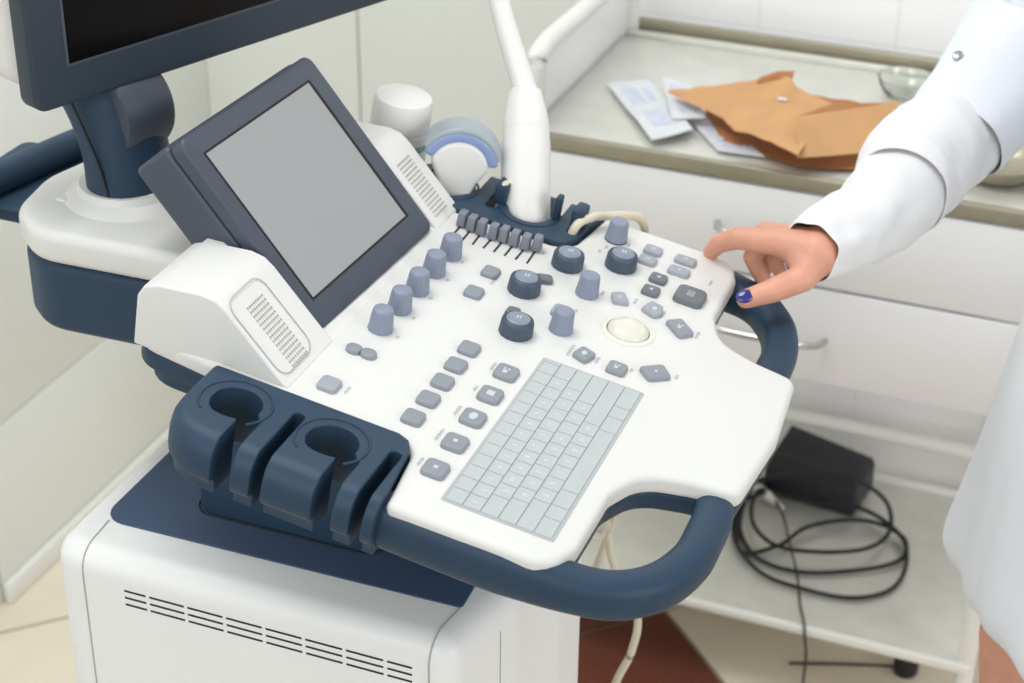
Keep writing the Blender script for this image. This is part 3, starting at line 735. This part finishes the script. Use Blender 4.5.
# guard rail at the end of the table, with panel
zr = .90
tube('guard_rail', spline([(lx[0], TF+.03, ZC-.05), (lx[0], TF+.03, zr-.03), (lx[0], TF+.055, zr), (lx[0], 2.25, zr), (lx[0], ly[1], zr)], 6), .0135, TUBEW, tb, seg=16)
box('guard_panel', (lx[0]-.004, (TF+.03+ly[1])/2, (ZC+zr)/2), (.006, ly[1]-TF-.03, zr-ZC), DRAWER, tb, .002)
SZ = .131
box('shelf', ((TX0+TX1)/2, (TF+2.47)/2, SZ-.004), (TX1-TX0-.01, 2.47-TF, .008), STEEL, tb, .001)
box('shelf_rim', ((TX0+TX1)/2, TF+.001, SZ+.001), (TX1-TX0-.01, .010, .014), TUBEW, tb, .003)
box('shelf_rim', ((TX0+TX1)/2, 2.472, SZ+.003), (TX1-TX0-.01, .010, .014), TUBEW, tb, .003)

# things on the table top
def sheet_mesh(fn, nu, nv, th=.0006):
    vs_ = []; fs_ = []
    for s in (0, 1):
        for i in range(nu+1):
            for j in range(nv+1):
                p = fn(i/nu, j/nv); vs_.append((p[0], p[1], p[2]+s*th))
    q = (nu+1)*(nv+1); idx = lambda s, i, j: s*q+i*(nv+1)+j
    for i in range(nu):
        for j in range(nv):
            fs_.append([idx(0, i, j), idx(0, i, j+1), idx(0, i+1, j+1), idx(0, i+1, j)]); fs_.append([idx(1, i, j), idx(1, i+1, j), idx(1, i+1, j+1), idx(1, i, j+1)])
    for i in range(nu):
        fs_.append([idx(0, i, 0), idx(0, i+1, 0), idx(1, i+1, 0), idx(1, i, 0)]); fs_.append([idx(0, i, nv), idx(1, i, nv), idx(1, i+1, nv), idx(0, i+1, nv)])
    for j in range(nv):
        fs_.append([idx(0, 0, j), idx(1, 0, j), idx(1, 0, j+1), idx(0, 0, j+1)]); fs_.append([idx(0, nu, j), idx(0, nu, j+1), idx(1, nu, j+1), idx(1, nu, j)])
    return mesh(vs_, fs_)
def quadsheet(c4, hs, wob=.004, seed=0, zb=ZC+.001, curl=0):
    """bilinear sheet from four corner pixels, each taken at its own height above the table"""
    P = [onz(x, y, zb+h) for (x, y), h in zip(c4, hs)]
    def fn(a, b):
        p = P[0]*(1-a)*(1-b)+P[1]*a*(1-b)+P[2]*a*b+P[3]*(1-a)*b
        e = noise.noise(Vector((p[0]*14+seed, p[1]*14, seed)))*wob
        e += curl*(4*(a-.5)**2)*(b)
        return np.array([p[0], p[1], max(zb, p[2]+e)])
    return fn
def packet(name, c4, hs, label, seed):
    fn = quadsheet(c4, hs, .004, seed); base = Matrix.Translation(Vector(fn(.5, .5)))
    e = empty(name, (0, 0, 0), label, 'packet', 'sachets on the steel table top', M=base)
    me = sheet_mesh(fn, 10, 8, .0012); me.transform(base.inverted()); link('foil', me, PACK, e, base)
    for a0, a1, b0_, b1_ in ((.14, .42, .2, .55), (.56, .84, .25, .7), (.60, .86, .75, .85), (.15, .40, .66, .8)):
        f2 = lambda a, b, a0=a0, a1=a1, b0_=b0_, b1_=b1_: fn(a0+(a1-a0)*a, b0_+(b1_-b0_)*b)+np.array([0, 0, .0014])
        m2 = sheet_mesh(f2, 4, 4, .0002); m2.transform(base.inverted()); link('printed_block', m2, PACKB, e, base)
    return e
packet('sachet', [(606, 84), (652, 139), (693, 130), (650, 80)], [.004, .012, .012, .008], 'white sachet with pale blue print, leftmost on the steel top', 1.3)
packet('sachet', [(662, 78), (672, 118), (705, 118), (690, 84)], [.016, .016, .018, .02], 'small white sachet tucked against the left tip of the brown paper', 4.1)
packet('sachet', [(686, 118), (718, 152), (765, 157), (722, 122)], [.002, .002, .004, .004], 'crumpled pale sachet lying under the front edge of the brown paper', 7.7)
# kraft paper bag: upper sheet, lower sheet, upright flap
kb0 = Matrix.Translation(Vector(onz(790, 130, ZC)))
bag = empty('kraft_bag', (0, 0, 0), 'torn open brown kraft paper bag lying on the steel top', 'paper bag', M=kb0)
def addsheet(name, fn, nu, nv, m, th=.0008):
    me = sheet_mesh(fn, nu, nv, th); me.transform(kb0.inverted()); return link(name, me, m, bag, kb0, smooth=30)
zb = ZC+.001
up_edge = [(668, 91, .030), (705, 87, .038), (745, 82, .045), (778, 76, .056), (790, 78, .06), (797, 88, .052), (832, 104, .042)]
lo_edge = [(668, 93, .028), (700, 108, .030), (722, 118, .028), (733, 130, .028), (755, 136, .032), (778, 146, .038), (798, 155, .040)]
def edge(l):
    P = [onz(x, y, zb+h) for x, y, h in l]
    return lambda t: np.array([np.interp(t*(len(P)-1), range(len(P)), [p[k] for p in P]) for k in range(3)])
eu, el = edge(up_edge), edge(lo_edge)
def top_fn(a, b):
    p = eu(a)*(1-b)+el(a)*b
    e = noise.noise(Vector((p[0]*22, p[1]*22, 3)))*.006*math.sin(math.pi*min(1, b*1.2)) + noise.noise(Vector((p[0]*60, p[1]*60, 5)))*.002
    return p+np.array([0, 0, e])
addsheet('paper_sheet', top_fn, 36, 16, KRAFT)
def flap_fn(a, b):
    A = edge([(797, 117, .062), (830, 112, .060), (868, 107, .058), (898, 101, .056)])(a); B = edge([(797, 158, .030), (830, 156, .026), (868, 153, .022), (893, 149, .020)])(a)
    p = A*(1-b)+B*b; e = noise.noise(Vector((p[0]*25, p[2]*30, 8)))*.003
    return p+np.array([0, -e, 0])
addsheet('paper_flap', flap_fn, 20, 10, KRAFT)
def low_fn(a, b):
    A = edge([(700, 104, .006), (790, 92, .010), (890, 110, .012)])(a); B = edge([(722, 142, .002), (800, 168, .002), (872, 172, .002)])(a)
    p = A*(1-b)+B*b; return p+np.array([0, 0, abs(noise.noise(Vector((p[0]*20, p[1]*20, 2))))*.006])
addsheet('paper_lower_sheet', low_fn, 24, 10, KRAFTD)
def fold_fn(a, b):
    A = edge([(797, 117, .062), (812, 112, .05), (833, 104, .043)])(a); B = edge([(797, 121, .055), (850, 118, .042), (898, 103, .05)])(a)
    p = A*(1-b)+B*b; return p
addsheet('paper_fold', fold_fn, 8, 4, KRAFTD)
# curl at the far corner
cu0 = [onz(x, y, zb+h) for x, y, h in ((757, 84, .048), (775, 80, .054), (792, 82, .052))]
def curl_fn(a, b):
    base = cu0[0]*(1-a)+cu0[2]*a if a < 0 else np.array([np.interp(a*2, (0, 1, 2), [c[k] for c in cu0]) for k in range(3)])
    t = b*2.2; return base+np.array([.0, .010-.010*math.cos(t), .010*math.sin(t)*(.4+.6*a)])
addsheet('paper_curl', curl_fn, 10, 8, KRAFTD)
stk = box('sticker', tuple(np.array(top_fn(.72, .35))+[0, 0, .0025]), (.012, .008, .0006), PACK, bag)
# glass dishes
gd = lathe_mesh([(0, .001), (.020, .001), (.030, .006), (.037, .020), (.039, .028), (.0375, .028), (.035, .020), (.028, .009), (.019, .004), (0, .004)], 40)
c = onz(905, 97, ZC); g1 = link('glass_dish', gd, GLASS, None, T(c[0], c[1], ZC+.0005), smooth=60); tag(g1, 'small clear glass dish at the back of the steel top, behind the sleeve', 'dish')
kd = lathe_mesh([(0, .001), (.035, .001), (.048, .010), (.055, .024), (.057, .026), (.055, .027), (.046, .012), (.034, .004), (0, .004)], 40)
c = onz(1018, 186, ZC); k1 = link('steel_bowl', kd, STEELR, None, T(c[0]-.028, c[1]+.02, ZC+.0005), smooth=60); tag(k1, 'shallow steel bowl at the right end of the steel top', 'bowl')

# things on the low shelf
bxm = Matrix.Translation(Vector((-.432, 2.410, SZ+.0008))) @ Matrix.Rotation(math.radians(-6), 4, 'Z')
pb = empty('foot_switch_box', (0, 0, 0), 'black plastic box with sloping lid at the back of the low shelf', 'box', M=bxm)
prism('box_body', rpoly([(-.073, -.05), (.073, -.05), (.073, .05), (-.073, .05)], .008), 0, .046, BOXM, pb, bxm, b=.004)
lidm = mesh([(-.072, -.049, .046), (.072, -.049, .046), (.072, .049, .046), (-.072, .049, .046), (-.066, -.03, .064), (.066, -.03, .052), (.066, .047, .052), (-.066, .047, .072)], [[0, 1, 2, 3], [4, 5, 6, 7], [0, 1, 5, 4], [1, 2, 6, 5], [2, 3, 7, 6], [3, 0, 4, 7]])
lo = link('box_lid', lidm, BOXM, pb, bxm, smooth=20); bev(lo, .004, 3)
# coiled cable
def sp_(x, y, h=.005): return onz(x, y, SZ+h)
coil = [(772, 470, .03), (760, 482, .012), (745, 500, .008), (740, 530, .006), (758, 558, .006), (800, 572, .006), (860, 570, .006), (900, 560, .007), (905, 540, .008), (880, 524, .012), (845, 520, .014), (805, 528, .012), (780, 545, .010), (742, 552, .007),
        (738, 520, .012), (748, 485, .016), (800, 474, .014), (850, 478, .012), (885, 500, .010), (890, 530, .014), (868, 548, .018), (820, 552, .018), (775, 545, .016), (752, 520, .018), (760, 490, .02), (800, 500, .016), (860, 508, .014), (900, 535, .012), (906, 565, .010), (890, 590, .006), (850, 598, .006), (800, 588, .006), (760, 572, .008), (735, 540, .01), (738, 505, .016), (765, 492, .02)]
coil_p = [sp_(*c_) if not (c_[0] in (800, 850) and c_[1] in (474, 478)) and c_[:2] != (772, 470) else ony(c_[0], c_[1], 2.332) for c_ in coil]
coil_p[0] = sp_(778, 505, .012)
coil_p[18] = ony(885, 500, 2.34)
tag(tube('black_cable', spline(coil_p, 8), .0034, RUB, seg=10), 'thick black cable coiled loosely on the low shelf', 'cable')
thin = [sp_(775, 500, .02), sp_(783, 515, .012), sp_(790, 545, .02), sp_(797, 575, .02), sp_(800, 605, .012), sp_(803, 618, .013), np.array([*ony(804, 628, TF-.004)[:2], SZ+.0115]), np.array([*ony(805, 634, TF-.009)[:2], SZ-.004]), ony(806, 655, TF-.012), ony(803, 683, TF-.012), np.array([*ony(801, 720, TF-.012)[:2], .004])]
tag(tube('thin_cable', spline(thin, 8), .0018, RUB, seg=8), 'thin dark cable running over the front edge of the low shelf to the floor', 'cable')
plug = empty('white_plug', sp_(762, 495, .008), 'white cable connector lying against the left side of the black box', 'plug')
pl0 = sp_(752, 484, .012); pl1 = sp_(783, 508, .012)
PLM = WM[plug]
me = sweep_mesh(spline([pl0, pl0*.6+pl1*.4, pl1], 4), [.007, .008, .009, .0095, .0095, .0085, .006, .004, .003], 12); me.transform(PLM.inverted()); link('plug_body', me, IVORY, plug, PLM)
me = sweep_mesh(spline([pl0, pl0+np.array([-.02, .01, 0]), pl0+np.array([-.05, .02, -.006])], 4), .003, 8); me.transform(PLM.inverted()); link('plug_lead', me, IVORY, plug, PLM)
# small black foot under the table
c = onz(905, 672, 0); fo = empty('cable_foot', (c[0], c[1], 0), 'small black rubber puck on the floor under the table', 'floor foot')
link('puck', lathe_mesh([(0, .0005), (.016, .0005), (.018, .004), (.018, .030), (.016, .034), (0, .034)], 28), RUB, fo, T(c[0], c[1], 0))
me = sweep_mesh(spline([(-.012, 0, .006), (-.05, -.01, .005), (-.11, -.03, .004), (-.16, -.05, .004)], 6), .002, 8); link('puck_lead', me, RUB, fo, T(c[0], c[1], 0))

# ================================================================== PERSON
pe = empty('person', (.06, 1.73, 0), 'person in a white coat standing at the right, right hand gripping the far handle', 'person')
def PX(x, y, n): return Wp(*uv(x, y, n), n)
wrist = PX(816, 254, .045)
thumb = [PX(814, 261, .042), PX(803, 278, .032), PX(772, 291, .020), PX(746, 299, .011)]
index = [wrist*.55+PX(782, 243, .045)*.45, PX(782, 243, .045), PX(738, 238, .034), PX(720, 243, .020), PX(711, 252, .004)]
mcp = np.array(index[1]); back = V*.016+U*.012
mid = [wrist*.5+(mcp+back)*.5, mcp+back, mcp+back+U*-.032+N*-.006+V*.004, mcp+back+U*-.036+N*-.032, mcp+back+U*-.022+N*-.05]
ring = [wrist*.5+(mcp+back*2)*.5, mcp+back*2-N*.003, mcp+back*2+U*-.03+N*-.012, mcp+back*2+U*-.03+N*-.036, mcp+back*2+U*-.015+N*-.05]
lit = [wrist*.5+(mcp+back*3)*.5, mcp+back*3-N*.008, mcp+back*3+U*-.02+N*-.02, mcp+back*3+U*-.018+N*-.038, mcp+back*3+U*-.005+N*-.048]
elbow = dep(1005, 80, 1.90)
arm_pts = [dep(845, 233, 1.745), dep(884, 208, 1.79), dep(920, 163, 1.84), dep(960, 128, 1.875)]
fore = arm_pts[0]
hand = blob([([fore, wrist], [.025, .0232]),
             ([wrist, thumb[0], thumb[1], thumb[2], thumb[3]], [.020, .0165, .0130, .0112, .0090]),
             ([wrist]+index, [.022, .0185, .0135, .0108, .0092, .0078]),
             ([wrist]+mid, [.022, .0185, .0135, .0108, .0094, .008]),
             ([wrist]+ring, [.020, .0175, .0125, .0100, .0088, .0078]),
             ([wrist]+lit, [.020, .0165, .0110, .0090, .008, .007]),
             ([thumb[1]*.6+wrist*.4, mcp*.7+wrist*.3], [.015, .0125])], .0022, 5)
hand.transform(WM[pe].inverted())
# body: legs, torso, neck, head in one continuous surface
cx, cy = .08, 1.70
legs = []
for s, dx in ((-1, -.125), (1, .04)):
    hx, hy = cx+dx, cy+s*.0-.0+ (.05 if s > 0 else -.05)
    legs.append(([(cx+dx*.4, hy, .95), (hx-.005, hy, .52), (hx+.015, hy, .30), (hx+.01, hy, .09)], [.088, .062, .056, .038]))
shR = np.array([cx-.06, cy+.17, 1.38]); shL = np.array([cx+.03, cy-.19, 1.38])
handL = np.array([cx+.12, cy-.22, .86]); elL = np.array([cx+.13, cy-.25, 1.10])
head_c = np.array([cx-.03, cy, 1.60])
body_me = blob(legs+[([(cx, cy, .92), (cx, cy, 1.1), (cx, cy, 1.3)], [.125, .115, .125]), ([shR, (cx, cy, 1.36), shL], [.055, .10, .055]),
                ([(cx, cy, 1.38), (cx-.015, cy, 1.52)], [.065, .055]), ([head_c+[0, 0, .035], head_c+[-.012, 0, -.04], head_c+[-.03, 0, -.085]], [.093, .078, .050]),
                ([shR, dep(1045, 20, 1.92), dep(1000, 82, 1.895), arm_pts[3], arm_pts[2], arm_pts[1], fore], [.048, .040, .038, .034, .032, .030, .026]), ([shL, elL, handL], [.052, .04, .03]), ([handL, handL+[0, 0, -.03]], [.03, .025]),
                ([head_c+[-.095, 0, -.02], head_c+[-.112, 0, -.04]], [.010, .013])], .012, 6)
# the near-right hand is grown from the same forearm: join both into one skin mesh
body_me.transform(WM[pe].inverted())
hl = handL+[-.004, .004, -.04]
fing = [([handL, hl], [.026, .024]), ([hl, hl+[-.035, .0, -.03], hl+[-.048, .004, -.062], hl+[-.046, .008, -.085]], [.02, .0125, .0105, .0085])]
for k, ln in enumerate((.082, .09, .085, .068)):
    x_ = -.026+.017*k; fing.append(([hl, hl+[x_, .0, -.045], hl+[x_*1.1, .006, -.045-ln*.5], hl+[x_*1.1, .020, -.045-ln]], [.019, .0115, .0095, .0078]))
hand_l = blob(fing, .0028, 4); hand_l.transform(WM[pe].inverted())
allskin = join_meshes([body_me, hand, hand_l]); allskin['sm'] = 1
for p in allskin.polygons: p.use_smooth = True
link('body', allskin, SKIN, pe, WM[pe])
# thumb nail
tdir = np.array(thumb[3])-np.array(thumb[2]); tdir /= np.linalg.norm(tdir)
toCam = O-np.array(thumb[3]); toCam /= np.linalg.norm(toCam); nu_ = toCam-(toCam @ tdir)*tdir; nu_ = nu_*.75+N*.66-((N*.66) @ tdir)*tdir; nu_ /= np.linalg.norm(nu_); ns_ = np.cross(nu_, tdir)
np0 = np.array(thumb[3])+nu_*.0066+tdir*.001
NM = Matrix(((tdir[0], ns_[0], nu_[0], np0[0]), (tdir[1], ns_[1], nu_[1], np0[1]), (tdir[2], ns_[2], nu_[2], np0[2]), (0, 0, 0, 1)))
bm = bmesh.new(); bmesh.ops.create_uvsphere(bm, u_segments=24, v_segments=12, radius=1); bmesh.ops.scale(bm, verts=bm.verts, vec=(.0088, .0066, .0030)); nme = bpy.data.meshes.new('n'); bm.to_mesh(nme); bm.free()
tag(link('thumb_nail', nme, NAIL, pe, NM, smooth=60), 'dark blue varnished nail')
# eyes, hair, mouth
for s in (-1, 1):
    bm = bmesh.new(); bmesh.ops.create_uvsphere(bm, u_segments=12, v_segments=8, radius=.011); em = bpy.data.meshes.new('e'); bm.to_mesh(em); bm.free()
    link('eye', em, PROBEW, pe, Matrix.Translation(Vector(head_c+[-.083, s*.031, .0])), smooth=60)
hm = blob([([head_c+[.02, 0, .06], head_c+[.04, 0, -.02], head_c+[.06, 0, -.10]], [.103, .098, .07])], .012, 4); hm.transform(WM[pe].inverted()); link('hair', hm, HAIR, pe, WM[pe])
for dx, dy in ((-.125, -.05), (.04, .05)):
    sm_ = blob([([(cx+dx+.03, cy+dy, .04), (cx+dx-.06, cy+dy, .036), (cx+dx-.14, cy+dy, .03)], [.04, .04, .03])], .01, 4); sm_.transform(WM[pe].inverted()); link('shoe', sm_, SHOE, pe, WM[pe])
# coat: lofted skirt and torso with folds
def loft(rings, seg, fold, seed, zcap=False):
    vs_ = []; fs_ = []
    for (c_, rx, ry_, k_) in rings:
        for i in range(seg):
            a = 2*math.pi*i/seg
            f = 1+fold*k_*(1.2*abs(math.sin(a*4.5+seed+c_[2]*2))**.7-.6+.5*math.sin(a*11+seed*2+c_[2]*5)+1.2*noise.noise(Vector((math.cos(a)*2+seed, math.sin(a)*2, c_[2]*5))))
            vs_.append((c_[0]+rx*f*math.cos(a), c_[1]+ry_*f*math.sin(a), c_[2]))
    n = len(rings)
    for r_ in range(n-1):
        for i in range(seg):
            j = (i+1) % seg; fs_.append([r_*seg+i, r_*seg+j, (r_+1)*seg+j, (r_+1)*seg+i])
    return mesh(vs_, fs_)
rings = []
for z, rx, ry_, k_ in ((.572, .212, .212, 1.3), (.585, .224, .222, 1.3), (.605, .230, .23, 1.2), (.65, .222, .225, 1.1), (.70, .212, .215, 1), (.80, .202, .205, .8), (.92, .192, .2, .6), (1.05, .175, .19, .4), (1.18, .165, .19, .4), (1.30, .16, .205, .3), (1.40, .13, .20, .2), (1.45, .085, .12, .1), (1.475, .07, .075, 0)):
    rings.append(((cx, cy, z), rx, ry_, k_))
cm = loft(rings, 120, .085, 1.0); cm.transform(WM[pe].inverted())
co = link('coat', cm, COAT, pe, WM[pe], smooth=80); so = co.modifiers.new('s', 'SOLIDIFY'); so.thickness = .004; sub(co, 1)
# sleeves
def sleeve(name, path, rads, m, fold, seed):
    P = spline(path, 10); n = len(P); R = np.interp(np.linspace(0, 1, n), np.linspace(0, 1, len(rads)), rads)
    seg = 40; me = sweep_mesh(P, list(R), seg)
    bm = bmesh.new(); bm.from_mesh(me); bm.verts.ensure_lookup_table()
    for i, v_ in enumerate(bm.verts):
        r_, k = divmod(i, seg); d = v_.co-Vector(P[r_])
        t = r_/n
        f = fold*(2.2*noise.noise(Vector((t*3.2+seed, math.cos(2*math.pi*k/seg)*1.5, math.sin(2*math.pi*k/seg)*1.5)))+1.1*noise.noise(Vector((t*9+seed+math.cos(2*math.pi*k/seg), math.sin(2*math.pi*k/seg)*2.5, seed)))*1.0+.45*math.sin(t*11+4*math.sin(2*math.pi*k/seg+seed)+seed))
        v_.co += d.normalized()*f
    bmesh.ops.delete(bm, geom=[f for f in bm.faces if len(f.verts) > 4], context='FACES')
    bm.to_mesh(me); bm.free(); me.transform(WM[pe].inverted())
    o = link(name, me, m, pe, WM[pe], smooth=80); so = o.modifiers.new('s', 'SOLIDIFY'); so.thickness = .002; sub(o, 1); return o
w2 = PX(808, 252, .047)
sleeve('inner_sleeve', [w2, arm_pts[0], arm_pts[1], arm_pts[2]], [.0305, .035, .041, .0455, .047], COATI, .0022, 2.0)
sleeve('rolled_sleeve', [dep(899, 192, 1.805), dep(912, 172, 1.83), dep(935, 148, 1.855), arm_pts[3]], [.0485, .0545, .056, .050], COATI, .0022, 3.3)
s_e0 = dep(955, 136, 1.87)
sleeve('coat_sleeve', [s_e0, dep(1000, 82, 1.895), dep(1045, 20, 1.92), shR*.6+dep(1045, 20, 1.92)*.4, shR, shR+[.02, -.06, .035], shR+[.03, -.12, .05]], [.056, .066, .072, .076, .078, .080, .07], COAT, .0020, 5.0)
sleeve('coat_sleeve', [handL+[0, 0, -.02], handL+[.003, -.008, .10], elL, elL*.5+shL*.5, shL, shL+[-.02, .06, .035], shL+[-.03, .12, .05]], [.043, .05, .058, .066, .076, .080, .07], COAT, .002, 9.0)
# sleeve tab with snap
sn_ = onplane(958, 56, dep(958, 56, 1.85), FW)
link('sleeve_snap', lathe_mesh([(.0055, 0), (.0055, .002), (.003, .003), (0, .003)], 20), METAL, pe, Matrix.Translation(Vector(sn_)) @ Vector(O-sn_).to_track_quat('Z', 'Y').to_matrix().to_4x4())
